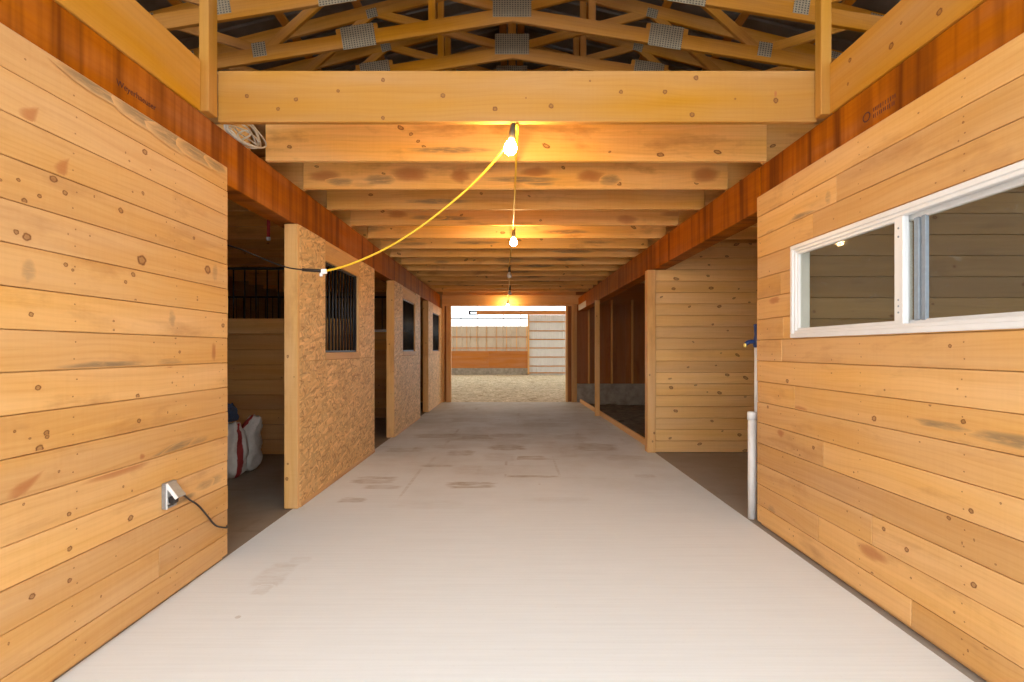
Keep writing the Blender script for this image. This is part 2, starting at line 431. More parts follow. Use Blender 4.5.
    def build(s, name, mat, parent=None, origin=None):
        xs = [p.x for p in s.v]; ys = [p.y for p in s.v]; zs = [p.z for p in s.v]
        o = V(origin) if origin is not None else V(((min(xs) + max(xs)) / 2, (min(ys) + max(ys)) / 2, min(zs)))
        me = bpy.data.meshes.new(name)
        me.from_pydata([tuple(p - o) for p in s.v], [], s.f)
        a = me.attributes.new('gc', 'FLOAT_VECTOR', 'POINT'); a.data.foreach_set('vector', [x for p in s.gc for x in p])
        a = me.attributes.new('mk', 'FLOAT_COLOR', 'POINT'); a.data.foreach_set('color', [x for p in s.mk for x in (p[0], p[1], p[2], 1)])
        a = me.attributes.new('tone', 'FLOAT', 'POINT'); a.data.foreach_set('value', s.tone)
        me.polygons.foreach_set('use_smooth', s.sm); me.polygons.foreach_set('material_index', s.mi)
        for m in (mat if isinstance(mat, (list, tuple)) else [mat]): me.materials.append(m)
        me.update()
        ob = bpy.data.objects.new(name, me); C.objects.link(ob)
        if parent is not None:
            ob.parent = parent; ob.location = o - world_loc(parent)
        else: ob.location = o
        return ob
def world_loc(o):
    p = V(o.location)
    while o.parent is not None: o = o.parent; p = p + V(o.location)
    return p
def empty(name, loc):
    o = bpy.data.objects.new(name, None); o.location = loc; o.empty_display_size = .1; C.objects.link(o); return o
def tag(o, label, cat, group=None, kind=None):
    o['label'] = label; o['category'] = cat
    if group: o['group'] = group
    if kind: o['kind'] = kind
    return o
def struct(o): o['kind'] = 'structure'; return o
def copy_tree(o, parent=None):
    c = o.copy(); C.objects.link(c)
    if parent is not None: c.parent = parent
    for ch in list(o.children): copy_tree(ch, c)
    return c

XL, XR = -1.775, 1.835
BT, BB = 2.672, 2.345                     # red beam top / bottom
PITCH = .1525

# ------------------------------------------------------------------ near plank walls
def plank_wall_x(m, X, out, y0, y1, rows, knots, stains, hole=None, butts=()):
    """horizontal boards on plane X, room side given by out (+1 faces +X)"""
    frames = []
    for r in range(rows):
        z0 = r * PITCH + .0022 + (.024 if r == 0 else 0); z1 = (r + 1) * PITCH - .0008
        cuts = [y0] + sorted(b for rr, b in butts if rr == r) + [y1]
        for i in range(len(cuts) - 1):
            segs = [(cuts[i] + .0015, cuts[i + 1] - .0015, z0, z1)]
            if hole:
                hy0, hy1, hz0, hz1 = hole; ns = []
                for a, b, c, d in segs:
                    if d <= hz0 or c >= hz1 or b <= hy0 or a >= hy1: ns.append((a, b, c, d)); continue
                    if a < hy0: ns.append((a, hy0, c, d))
                    if b > hy1: ns.append((hy1, b, c, d))
                    ma, mb = max(a, hy0), min(b, hy1)
                    if c < hz0 - .01: ns.append((ma, mb, c, hz0))
                    if d > hz1 + .01: ns.append((ma, mb, hz1, d))
                segs = ns
            tn = rnd()
            for a, b, c, d in segs:
                o = U(-.0025, .0025)
                fr = m.box((min(X + out * o, X - out * .02), a, c), (max(X + out * o, X - out * .02), b, d), 1, .0024, tn)
                frames.append((fr, a, b, c, d))
    N = V((out, 0, 0))
    def find(p):
        for fr, a, b, c, d in frames:
            if a <= p.y <= b and c <= p.z <= d: return fr
    for (x, y, r, *k) in knots:
        p = on_x(X, x, y); fr = find(p)
        if fr: m.mark(fr, p, N, r * 1.15, r, 'k')
    for (x, y, ru, rv, kind, ang) in stains:
        p = on_x(X, x, y); fr = find(p)
        if fr: m.mark(fr, p, N, ru, rv, kind, ang, amt=.8 if kind == 'r' else (.95 if ru > .14 else .55))
    for fr, a, b, c, d in frames:
        for _ in range(int((b - a) * 1.6 + rnd())):           # nail heads and pin knots
            p = V((X, U(a, b), U(c + .02, d - .02)))
            m.mark(fr, p, N, U(.003, .006), U(.003, .006), 'k')
    for yy in [y0 + .06] + [y0 + .5 + k * .61 for k in range(6)] + [y1 - .05]:      # nail lines at studs
        for fr, a, b, c, d in frames:
            if a + .01 < yy < b - .01 and d - c > .1:
                for fz in (.28, .74): m.mark(fr, V((X, yy + U(-.012, .012), c + (d - c) * fz)), N, .0035, .003, 'k')
LK = [(54,179,.014),(65,192,.008),(143,194,.007),(145,152,.014),(65.5,193,.01),(25,201,.01),(26.7,237,.014),(16,232,.009),(141.7,260,.024),(207.6,269.5,.024),
      (65,264.6,.009),(72,270,.006),(125,282,.008),(132.6,274.5,.011),(31,314.5,.009),(113.5,321,.005),(114,330,.005),(180,352,.008),(38.5,387.6,.011),(138,396,.011),(139,421,.011),
      (46.5,433,.011),(223,325.5,.014),(143,193,.008),(121,210.5,.012),(194,238,.009),(39.6,449,.015),(47,437,.008),(69,514,.009),(69,580.5,.009),
      (31.5,596.6,.011),(91,653.5,.011),(70,548.6,.010),(130.6,518,.014),(176,338,.006),(40,196,.008),(19,180,.007),(197,300,.006),(135,300,.006)]
LS = [(31,114,.05,.03,'r',.9),(63,167,.055,.028,'r',1.0),(25,486,.085,.026,'r',.5),(141.7,456.5,.02,.016,'r',0),(176,448,.22,.032,'g',.12),(178,447,.15,.025,'g',.12),(200,440,.10,.02,'g',.1),
      (28,270,.03,.05,'g',0),(172,318,.03,.05,'g',0),(214,352,.025,.06,'r',0),(105,365,.25,.018,'g',0),(170,362,.10,.02,'g',0),(170,366,.03,.012,'r',0),(120,470,.22,.03,'r',0),(215,480,.1,.03,'g',0),
      (215,272,.03,.06,'g',0),(205,485,.1,.03,'g',0),(182,500,.15,.02,'g',0)]
m = MB()
plank_wall_x(m, XL, 1, -.3, 3.125, 16, LK, LS, butts=[(1, 2.52), (15, 1.2), (14, .9), (7, .6), (4, 1.0), (11, 1.3)])
# weathered wane on the topmost board
for yy, rv, ru in ((2.15, .035, .22), (2.4, .05, .22), (2.62, .055, .2), (2.82, .05, .18), (3.0, .035, .12)):
    f2 = dict(c=V((XL - .01, 1.4, 2.363)), A=(V((0, 1, 0)), V((0, 0, 1)), V((1, 0, 0))), h=(1.72, .0755, .0115), off=V((3, 5, 2)), tone=.5)
    m.mark(f2, V((XL, yy, 2.418 - (.0 if yy < 2.5 else .012))), (1, 0, 0), ru, rv, 'g')
m.box((XL - .14, -.3, 0.0), (XL - .026, 3.11, 2.33), 1)          # framing behind the boards
struct(m.build('wall_left', WL))

RK = [(949.7,346,.008),(787.6,381,.014),(827,200,.016),(813.6,447.5,.011),(963,421.5,.010),(781,433,.013),(884,529,.010),(907,549.7,.011),(974,585,.012),(872,573.6,.009),
      (949,518,.009),(986,647,.010),(971.5,511,.010),(874,418.6,.014),(768,407,.010),(900,560,.010),(796,300,.006),(930,405,.006),(885,390,.005),(775,360,.006),(800,455,.006)]
RS = [(803,216,.16,.03,'g',.1),(770,232,.07,.02,'g',0),(828,198,.03,.05,'g',0),(1010,440,.18,.03,'g',0),(940,425,.15,.02,'g',0),(772,512,.06,.05,'g',.5),(810,560,.09,.03,'g',0),
      (775,545,.05,.04,'r',0),(870,552,.12,.04,'r',0),(781,433,.05,.03,'r',0),(980,300,.1,.02,'g',0),(775,300,.08,.03,'r',0),(800,410,.09,.03,'r',0)]
m = MB()
WY0, WY1, WZ0, WZ1 = 1.50, 3.274, 1.378, 1.977
plank_wall_x(m, XR, -1, -.3, 3.745, 16, RK, RS, hole=(WY0 + .02, WY1 - .02, WZ0 + .02, WZ1 - .02),
             butts=[(14, 2.83), (13, 3.05), (8, 3.4), (9, 3.38), (6, 3.25), (2, 2.55), (1, 3.0), (3, 1.2), (4, 2.95), (0, 2.3), (11, 3.42), (12, 1.0)])
# inner lining and studs round the window opening
for lo, hi in (((XR + .024, -.3, 0), (XR + .115, 3.73, WZ0)), ((XR + .024, -.3, WZ1), (XR + .115, 3.73, 2.335)),
               ((XR + .024, -.3, WZ0), (XR + .115, WY0, WZ1)), ((XR + .024, WY1, WZ0), (XR + .115, 3.73, WZ1))):
    m.box(lo, hi, 1)
struct(m.build('wall_right', WL))

# ------------------------------------------------------------------ window
w1 = empty('window_1', (XR, (WY0 + WY1) / 2, WZ0)); struct(w1)
def rect_frame(m, x0, x1, y0, y1, z0, z1, t, ch=.004):
    m.box((x0, y0, z0), (x1, y1, z0 + t), 1, ch); m.box((x0, y0, z1 - t), (x1, y1, z1), 1, ch)
    m.box((x0, y0, z0 + t), (x1, y0 + t, z1 - t), 2, ch); m.box((x0, y1 - t, z0 + t), (x1, y1, z1 - t), 2, ch)
m = MB(); rect_frame(m, XR - .016, XR + .10, WY0, WY1, WZ0, WZ1, .028); m.build('window_frame', WHITEV, w1)
m = MB(); rect_frame(m, XR - .006, XR + .03, WY0 + .024, WY1 - .024, WZ0 + .024, WZ1 - .024, .022); m.build('stop_bead', WHITEV, w1)
YM = 2.37
m = MB(); rect_frame(m, XR + .004, XR + .034, YM, WY1 - .04, WZ0 + .04, WZ1 - .04, .022)
s1 = m.build('window_sash', WHITEV, w1)
m = MB(); m.box((XR + .001, YM - .024, WZ0 + .03), (XR + .03, YM + .034, WZ1 - .03), 2, .004)
for z in (.1, .13, .16, .46, .5): m.lathe((XR + .0005, YM + .005, WZ0 + z), (-1, 0, 0), [(.005, 0), (.005, .0015)], 8, mi=1)
m.build('meeting_stile', [WHITEV, SEAL], s1)
m = MB(); m.box((XR + .017, YM + .02, WZ0 + .055), (XR + .021, WY1 - .055, WZ1 - .055), 1, .0005); m.build('pane', GLASS, s1)
m = MB(); rect_frame(m, XR + .045, XR + .075, WY0 + .04, YM + .04, WZ0 + .035, WZ1 - .035, .03)
s2 = m.build('window_sash', WHITEV, w1)
m = MB(); m.box((XR + .04, YM - .02 - .045, WZ0 + .06), (XR + .08, YM + .01 - .045, WZ1 - .06), 2, .003)
m.box((XR + .042, YM - .10, WZ0 + .06), (XR + .06, YM - .075, WZ1 - .06), 2, .002); m.build('gasket', SEAL, s2)
m = MB(); m.box((XR + .058, WY0 + .06, WZ0 + .055), (XR + .062, YM + .02, WZ1 - .055), 1, .0005); m.build('pane', GLASS, s2)

# room behind the window: plank end wall, outer wall, floor
def plank_wall_y(m, Y, x0, x1, z0, z1, pitch, eye=False, per=1.2, rmax=.013, thick=.02, butt=False):
    z = z0; r = 0
    while z < z1 - .02:
        t = min(pitch, z1 - z)
        cuts = [x0, x1] if not butt or rnd() < .5 else [x0, U(x0 + .3, x1 - .3), x1]
        for i in range(len(cuts) - 1):
            fr = m.box((cuts[i] + .001, Y + U(-.002, .002), z + .003), (cuts[i + 1] - .001, Y + thick, z + t - .001), 0, .003)
            m.knots(fr, (0, -1, 0), per, rmax, eye)
        z += t
m = MB(); plank_wall_y(m, 3.62, XR + .12, 5.6, 0, 2.66, PITCH, per=1.5); m.box((XR + .12, 3.645, 0), (5.6, 3.72, 2.66), 0)
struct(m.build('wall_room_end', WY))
m = MB()
for r in range(16):
    z = r * .18
    if .95 < z + .09 < 2.1:  # unseen opening, added to let light into the room behind the window
        m.box((5.58, -.3, z), (5.62, .9, z + .176), 1); m.box((5.58, 2.3, z), (5.62, 12.5, z + .176), 1)
    else: m.box((5.58, -.3, z), (5.62, 12.5, z + .176), 1)
m.box((5.63, 3.6, 0), (5.66, 12.5, 3.6), 1); m.box((5.58, 3.6, 2.88), (5.62, 12.5, 3.6), 1)
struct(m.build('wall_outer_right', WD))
m = MB()
for r in range(16): m.box((-5.62, 3.0, r * .18), (-5.58, 12.5, r * .18 + .176), 1)
m.box((-5.66, 3.0, 0), (-5.63, 12.5, 3.6), 1)
struct(m.build('wall_outer_left', WD))
m = MB(); m.box((XR + .1, -.32, 0), (5.6, -.28, 1.25), 0); m.box((XR + .1, -.32, 1.1), (3.3, -.28, 2.66), 0); m.box((3.3, -.32, 1.9), (5.6, -.28, 2.66), 0); struct(m.build('wall_room_front_unseen', WD))  # unseen wall, its opening sized to set the light in the room
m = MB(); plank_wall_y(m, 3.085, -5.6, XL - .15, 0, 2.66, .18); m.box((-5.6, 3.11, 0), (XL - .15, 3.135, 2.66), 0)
struct(m.build('wall_left_room_end_unseen', WD))  # unseen wall, put in to keep other light out of the first stall

# ------------------------------------------------------------------ floors
def floor_mark(m, x, y, w, h, amt):
    yc = 650 / (y - VY); xc = (x - VX) / F * yc; hw = w / 2 / F * yc; hh = h / 2 * yc / (y - VY)
    P = []; M = []; fs = []; n = 28
    m.nm += 1
    jit = [1 + U(-.12, .12) for _ in range(n)]
    for r, a in ((1.15, 0), (.8, 1), (.4, .85)):
        for j in range(n):
            t = 2 * math.pi * j / n; ex = lambda q: math.copysign(abs(q) ** .45, q)
            P.append(V((xc + ex(math.cos(t)) * hw * r * jit[j], yc + ex(math.sin(t)) * hh * r * jit[j], .0003 + .00004 * m.nm))); M.append((a * amt, 0, 0))
    P.append(V((xc, yc, .0003 + .00004 * m.nm))); M.append((.85 * amt, 0, 0))
    for r in range(2):
        for j in range(n): fs.append([r * n + j, r * n + (j + 1) % n, (r + 1) * n + (j + 1) % n, (r + 1) * n + j])
    for j in range(n): fs.append([2 * n + j, 2 * n + (j + 1) % n, 3 * n])
    m.add(P, fs, None, M)
m = MB(); m.box((-1.80, -1.2, -.12), (1.815, 12.48, 0), 1, .004)
for q in ((471.6,485,46,6,.9),(507,447.5,34,5,.9),(478,437,34,4,.8),(509,435.5,34,4,.7),(461,453,26,5,.7),(374,480,40,7,.7),(352,500,26,5,.7),(382,487,36,4,.5),(596,447,40,7,.7),(531,458,28,4,.8),(437,436,44,4,.7),
          (532,476.5,52,2,.8),(506,467,2.5,18,.7),(556,466,2.5,18,.4),(530,459,48,2,.6),(438,466,34,2,.7),(412,481,3,30,.4),(405,450,40,4,.5),(545,425,50,4,.4),(470,420,40,4,.4),(520,415,60,3,.4),(570,437,30,4,.4),
          (625,458,40,5,.35),(480,470,50,10,.25),(500,457,30,8,.3),(447,447,30,4,.4),(645,476,20,3,.4),(430,505,70,8,.15),(560,500,60,5,.15),(275,575,30,22,.3),(262,590,16,10,.25),(300,560,20,6,.2)):
    floor_mark(m, *q)
struct(m.build('floor', CONC, origin=(0, 0, 0)))
m = MB(); m.box((-5.6, -.3, -.12), (-1.8005, 12.48, -.004), 1, .004); struct(m.build('floor_left_stalls', CONC2, origin=(0, 0, 0)))
m = MB(); m.box((1.8155, -.3, -.12), (5.6, 6.42, -.004), 1, .004); struct(m.build('floor_right_recess', CONC3, origin=(0, 0, 0)))
def grid_ground(name, x0, x1, y0, y1, z, amp, nx, ny, mat, sc=2.0):
    m = MB(); P = []; fs = []
    for j in range(ny + 1):
        for i in range(nx + 1):
            x = x0 + (x1 - x0) * i / nx; y = y0 + (y1 - y0) * j / ny
            P.append(V((x, y, z + amp * (noise.noise((x * sc, y * sc, 3)) + .5 * noise.noise((x * sc * 2.7, y * sc * 2.7, 8))))))
    for j in range(ny):
        for i in range(nx):
            a = j * (nx + 1) + i; fs.append([a, a + 1, a + nx + 2, a + nx + 1])
    m.add(P, fs, smooth=True); return struct(m.build(name, mat, origin=(0, 0, 0)))
grid_ground('floor_right_stall', 1.82, 5.6, 6.42, 12.58, -.06, .035, 60, 90, DIRT, 3)
grid_ground('floor_arena', -11, 11, 12.48, 26.7, -.02, .03, 170, 130, FOOT, 3.5)
m = MB(); m.box((-14, -14, -.2), (14, -1.2, -.03), 0); struct(m.build('ground_outside', GRAVEL))

# ------------------------------------------------------------------ beams, rims, header
def beam(name, a, b, w, d, mat, label, cat, knots=None, group=None, ch=.004, tone=None, per=0, nrm=None):
    m = MB(); fr = m.stick(a, b, w, d, ch=ch, tone=tone)
    if per: m.knots(fr, nrm, per)
    for k in knots or []: m.mark(fr, *k)
    return tag(m.build(name, mat), label, cat, group, 'thing')
zc = (BT + BB) / 2; hb = BT - BB
bl = beam('support_beam', (XL - .107, -.3, zc), (XL - .107, 12.48, zc), .17, hb, WR, 'long dark red-brown laminated beam over the stall fronts', 'beam', tone=.5)
br1 = beam('support_beam', (XR + .109, -.3, zc), (XR + .109, 3.74, zc), .17, hb, WR, 'short dark red-brown beam above the plank wall with the white window', 'beam', tone=.5)
br2 = beam('support_beam', (XR + .100, 3.742, zc), (1.735, 12.44, zc - .08), .17, hb, WR, 'dark red-brown beam over the unfinished stall and plank partition opposite the stalls', 'beam', tone=.45)
rzb, rzt = BT + .001, 2.962
m = MB(); fr = m.stick((XL - .03, -.3, (rzb + rzt) / 2), (XL - .03, 2.868, (rzb + rzt) / 2), .038, rzt - rzb)
tag(m.build('rim_board', WM), 'wide yellow pine rim board above the beam, outlet side', 'rim board', kind='thing')
m = MB(); fr = m.stick((XR + .03, -.3, (rzb + rzt) / 2), (XR + .03, 2.905, (rzb + rzt) / 2), .038, rzt - rzb)
for x, y, r in ((937, 12, .015), (889, 46, .016), (899, 23, .007), (848, 60, .012), (846, 84, .008)): m.mark(fr, on_x(XR, x, y), (-1, 0, 0), r, r, 'k')
tag(m.build('rim_board', WM), 'wide yellow pine rim board above the beam, window side', 'rim board', kind='thing')
HY = 2.975
m = MB(); fr = m.box((-1.752, HY, 2.657), (1.815, HY + .038, 2.963), 0, .004, .5)
for x, y, r in ((247,96,.010),(296,99.4,.010),(278,109,.009),(338,91,.008),(383,80,.010),(443,95.6,.012),(495,109,.012),(383,118,.009),(551,106,.012),(621,92,.010),(665,92,.011),
                (696,78,.012),(692,114.7,.012),(775.6,100.6,.013),(590,81,.005),(735,99,.005),(526,98,.004)):
    m.mark(fr, on_y(HY, x, y), (0, -1, 0), r * 1.2, r * 1.2, 'k')
m.mark(fr, on_y(HY, 775.6, 94), (0, -1, 0), .01, .022, 'r')
tag(m.build('header_joist', WH), 'bright yellow header board with knots spanning the aisle below the trusses', 'header', kind='thing')
m = MB(); m.box((XL - .024, 2.87, BT), (-1.742, 2.958, 6.0 - 1.1), 2, .004)
tag(m.build('post', WH), 'slim vertical post where the header meets the rim board, outlet side', 'post', kind='thing')
m = MB(); m.box((1.797, 2.906, BT), (XR + .024, 2.968, 4.9), 2, .004)
tag(m.build('post', WH), 'slim vertical post where the header meets the rim board, window side', 'post', kind='thing')

# stamps on the beams
INK = plain('dark stamp ink', (.07, .012, .008), .7)
def text(s, name, loc, size, parent, flip=False):
    cu = bpy.data.curves.new(name, 'FONT'); cu.body = s; cu.size = size; cu.extrude = .0004; cu.materials.append(INK)
    tmp = bpy.data.objects.new('tmp', cu); C.objects.link(tmp)
    dg = bpy.context.evaluated_depsgraph_get(); me = bpy.data.meshes.new_from_object(tmp.evaluated_get(dg))
    bpy.data.objects.remove(tmp)
    o = bpy.data.objects.new(name, me); C.objects.link(o); o.parent = parent
    o.location = V(loc) - world_loc(parent)
    o.rotation_euler = (math.pi / 2, 0, -math.pi / 2 if flip else math.pi / 2)
    return o
text('Weyerhaeuser', 'stamp_lettering', (XL - .0208, 2.27, 2.505), .042, bl)
# unreadable stamp on the other beam: a ring mark and two rows of strokes
m = MB()
cy, cz = 2.62, 2.52
P = []; fs = []
for j in range(20):
    t = 2 * math.pi * j / 20
    for r in (.026, .019): P.append(V((XR + .0225, cy + math.cos(t) * r * 1.1, cz + math.sin(t) * r)))
for j in range(20):
    a = 2 * j; b = 2 * ((j + 1) % 20); fs.append([a, b, b + 1, a + 1])
m.add(P, fs)
for row, zz in ((0, .012), (1, -.02)):
    y = cy - .05
    while y > cy - .2:
        ww = U(.005, .01); m.box((XR + .0215, y - ww * .35, cz + zz - U(.006, .012)), (XR + .0235, y, cz + zz + .012), 2, .0003); y -= U(.011, .017)
m.build('stamp_mark', INK, br1)

# ------------------------------------------------------------------ joists
JZ0, JZ1 = 2.673, 2.957
JY = [3.628 + .6245 * k for k in range(14)]
ORD = ['first', 'second', 'third', 'fourth', 'fifth', 'sixth', 'seventh', 'eighth', 'ninth', 'tenth', 'eleventh', 'twelfth', 'thirteenth', 'fourteenth', 'fifteenth']
for k, y in enumerate(JY):
    m = MB(); lx, rx = -1.79 + U(-.03, .02), 1.86 + U(-.04, .03)
    if k == 0: lx, rx = -1.79, 1.85
    if y > 9: rx = 1.80
    fr = m.box((lx, y, JZ0), (rx, y + .038, JZ1), 0, .004, .62 if k == 0 else None)
    m.knots(fr, (0, -1, 0), 2.4, .017, True)
    m.mark(fr, V((U(-1, 1), y, 2.75)), (0, -1, 0), .35, .03, 'g')
    if k == 1:
        for x, yy, ru, rv, kd in ((325, 176, .16, .06, 'r'), (340, 182, .13, .04, 'g'), (410, 174, .18, .08, 'r'), (380, 180, .15, .05, 'g'), (590, 176, .14, .06, 'r'), (610, 180, .1, .05, 'g'), (705, 175, .14, .07, 'r'), (535, 172, .15, .05, 'r'), (460, 176, .1, .07, 'r'), (540, 183, .14, .03, 'g')):
            m.mark(fr, on_y(y, x, yy), (0, -1, 0), ru, rv, kd, amt=.85)
    elif k % 2 or rnd() < .5:
        for _ in range(4): m.mark(fr, V((U(lx, rx), y, U(2.7, 2.9))), (0, -1, 0), U(.1, .3), U(.02, .06), random.choice('rgg'), amt=.7)
    tag(m.build('ceiling_joist', WJ), f'{ORD[k]} rough pine joist across the aisle behind the knotty header board', 'joist', 'joists over the aisle', 'thing')
for side, sx in (('stall', -1), ('recess', 1)):
    for k, y in enumerate(JY):
        m = MB(); y2 = y + .040
        if side == 'recess' and k > 10: continue
        a = (XL - .005 if sx < 0 else (XR + .01 if y < 8 else XR - .05)); b = sx * 5.55
        if k == 0 and sx < 0: a = XL - .16
        fr = m.box((min(a, b), y2, JZ0), (max(a, b), y2 + .038, JZ1), 0, .004)
        m.knots(fr, (0, -1, 0), 1.5, .015, True)
        where = 'over the stalls, lapped on the long beam' if sx < 0 else 'over the plank partition side, lapped on the beam'
        tag(m.build('ceiling_joist', WJ), f'{ORD[k]} joist back {where}', 'joist', 'joists over the stalls' if sx < 0 else 'joists over the recess', 'thing')
m = MB()
for i in range(8):
    y0 = 3.02 + i * 1.22; y1 = min(y0 + 1.217, 12.5)
    if y0 > 12.4: break
    m.box((-5.6, y0, 2.964), (0, y1, 2.982), 0, .001); m.box((.003, y0, 2.964), (5.6, y1, 2.982), 0, .001)
m.box((-5.6, -.3, 2.964), (XL - .05, 3.015, 2.982), 0, .001); m.box((XR + .05, -.3, 2.964), (5.6, 3.015, 2.982), 0, .001)
struct(m.build('ceiling', WD))

# ------------------------------------------------------------------ trusses
def truss(Y):
    T = empty('roof_truss', (0, Y, 3.6))
    th = .038
    def zb(x): return 4.623 - .16 * abs(x)
    def zt(x): return 5.47 - .25 * abs(x)
    for s in (-1, 1):
        m = MB(); m.stick((0, Y, zb(0)), (s * 6.2, Y, zb(6.2)), th, .14, ch=.003); m.build('bottom_chord', WT, T)
        m = MB(); m.stick((0, Y, zt(0)), (s * 6.5, Y, zt(6.5)), th, .14, ch=.003); m.build('top_chord', WT, T)
        for (xa, za), (xb, zb_), w in (((2.44, 4.27), (1.56, 5.06), .089), ((2.5, 4.27), (3.55, 4.60), .089), ((.08, 4.68), (1.5, 5.06), .089), ((4.6, 3.95), (3.6, 4.58), .089)):
            m = MB(); fr = m.stick((s * xa, Y + .001, za), (s * xb, Y + .001, zb_), th * .96, w, ch=.003); m.build('web', WT, T)
        m = MB(); m.stick((s * .80, Y + .042, 4.62 - .09), (s * .80, Y + .042, zt(.8)), .038, .07, up=(1, 0, 0), ch=.003); m.build('brace', WT, T)
        # splice block beside the large plate
        a = V((s * 1.33, Y + .001, zb(1.33) + .085)); b = V((s * 1.74, Y + .001, zb(1.74) + .085))
        m = MB(); m.stick(a, b, th * .97, .085, ch=.003); m.build('splice_block', WT, T)
        def plate(cx, cz, hw, hh, sl):
            ax = V((1, 0, sl)).normalized(); up = V((-sl, 0, 1)).normalized()
            m = MB(); m.obox((cx, Y - th / 2 - .0015, cz), ax, up, (0, 1, 0), hw, hh, .0015, .0005, .5, V((0, 0, 0)))
            m.build('connector_plate', PLATE, T)
        plate(s * 1.52, zb(1.52) + .02, .165, .112, -s * .16)
        plate(s * 2.5, 4.27, .068, .07, -s * .16)
        plate(s * 1.56, zt(1.56) - .03, .06, .05, -s * .25)
        plate(s * 3.6, zt(3.6) - .02, .07, .07, -s * .25)
    m = MB(); m.stick((0, Y, 4.62), (0, Y, 5.45), .038, .089, up=(1, 0, 0), ch=.003); m.build('king_post', WT, T)
    m = MB(); m.obox((0, Y - th / 2 - .003, 4.705), (1, 0, 0), (0, 0, 1), (0, 1, 0), .19, .115, .0015, .0005, .5, V((0, 0, 0))); m.build('connector_plate', PLATE, T)
    return T
T0 = truss(4.335)
for k in range(11):
    t = T0 if k == 0 else copy_tree(T0)
    t.location = (0, 4.335 + .6245 * k, 3.6)
    tag(t, f'{ORD[k]} pine roof truss with metal plates behind the header board', 'truss', 'roof trusses', 'thing')

# roof sheets with ribs running down the slope, and purlins
def roof_sheet(m, x0, z0, x1, z1, y0, y1, pitch=.23, rib=.02):
    prof = []; y = y0
    while y < y1:
        prof += [(y, 0), (y + pitch - .055, 0), (y + pitch - .04, rib), (y + pitch - .015, rib)]; y += pitch
    P = []; fs = []
    for (yy, h) in prof: P += [V((x0, yy, z0 + h)), V((x1, yy, z1 + h))]
    for i in range(len(prof) - 1): fs.append([2 * i, 2 * i + 1, 2 * i + 3, 2 * i + 2])
    m.add(P, fs)
m = MB()
for s in (-1, 1): roof_sheet(m, 0, 5.66, s * 7.0, 5.66 - .25 * 7.0, -.4, 13.4)
rf = struct(m.build('roof', ROOFM))
m = MB()
for s in (-1, 1):
    for i in range(9):
        x = .12 + i * .8; z = 5.565 - .25 * x
        m.stick((s * x, -.4, z), (s * x, 13.4, z), .089, .038, up=(s * .25, 0, 1), ch=.003)
p = m.build('roof_purlin', WT, rf)

# ------------------------------------------------------------------ stall fronts
def osb(m, y0, y1, z0, z1, X, t=.012):
    off = V((U(0, 40), U(0, 40), 0))
    m.obox((X - t / 2, (y0 + y1) / 2, (z0 + z1) / 2), (0, 1, 0), (0, 0, 1), (1, 0, 0), (y1 - y0) / 2, (z1 - z0) / 2, t / 2, .0015, .5, off)
XS = -1.745
def stall_front(y0, L, label, wo=.6, wl=1.0):
    T = empty('horse_stall', (XS - .05, y0 + L / 2, 0)); y1 = y0 + L
    wy0, wy1, wz0, wz1 = y0 + wo, min(y0 + wo + wl, y1 - .35), 1.275, 2.135
    m = MB(); fr = m.box((XS - .115, y0, 0.004), (XS - .002, y0 + .038, 2.33), 2, .004, .6); m.knots(fr, (0, -1, 0), 1.5, .012)
    m.build('end_post', WL, T)
    m = MB(); m.box((XS - .105, y1 - .04, .004), (XS - .013, y1 - .002, 2.33), 2, .004); m.build('end_post', WL, T)
    m = MB(); osb(m, y0 + .039, y1, .03, 1.205, XS); m.build('lower_panel', OSB, T)
    m = MB(); osb(m, y0 + .039, wy0, 1.208, 2.33, XS); m.build('upper_panel', OSB, T)
    m = MB(); osb(m, wy1 + .045, y1, 1.208, 2.33, XS); m.build('upper_panel', OSB, T)
    for lo, hi, g in (((XS - .06, wy0, wz1), (XS - .001, wy1 + .043, 2.30), 1), ((XS - .06, wy0, 1.208), (XS + .004, wy1 + .043, wz0), 1), ((XS - .06, wy1, wz0), (XS + .003, wy1 + .043, wz1), 2), ((XS - .06, wy0 - .0, wz0), (XS - .014, wy0 + .02, wz1), 2)):
        m = MB(); m.box(lo, hi, g, .003); m.build('window_trim', WL, T)
    m = MB(); m.box((XS - .10, y0 + .04, .002), (XS + .006, y1 - .002, .042), 1, .004); m.build('bottom_plate', WL, T)
    m = MB(); m.box((XS - .10, y0 + .04, 2.30), (XS - .013, y1 - .04, 2.335), 1, .004); m.build('top_plate', WL, T)
    m = MB(); xg0, xg1 = XS - .045, XS - .020
    rect_frame(m, xg0, xg1, wy0 + .02, wy1 - .001, wz0 + .001, wz1 - .001, .022, .002)
    g = m.build('grille', BLACK, T)
    nb = int((wy1 - wy0) / .095)
    for i in range(nb):
        y = wy0 + .02 + (i + .75) * (wy1 - wy0 - .03) / (nb + .5)
        m = MB(); m.lathe((XS - .032, y, wz0 + .02), (0, 0, 1), [(.009, 0), (.009, wz1 - wz0 - .04)], 10); m.build('bar', BLACK, g)
    return tag(T, label, 'stall front', 'strand board stall fronts', 'thing')
stall_front(4.078, 2.27, 'nearest strand board stall front with black barred window, beside the feed sacks')
stall_front(7.40, 2.12, 'middle of the three strand board stall fronts along the aisle')
stall_front(10.42, 2.03, 'strand board stall front closest to the doorway to the arena')

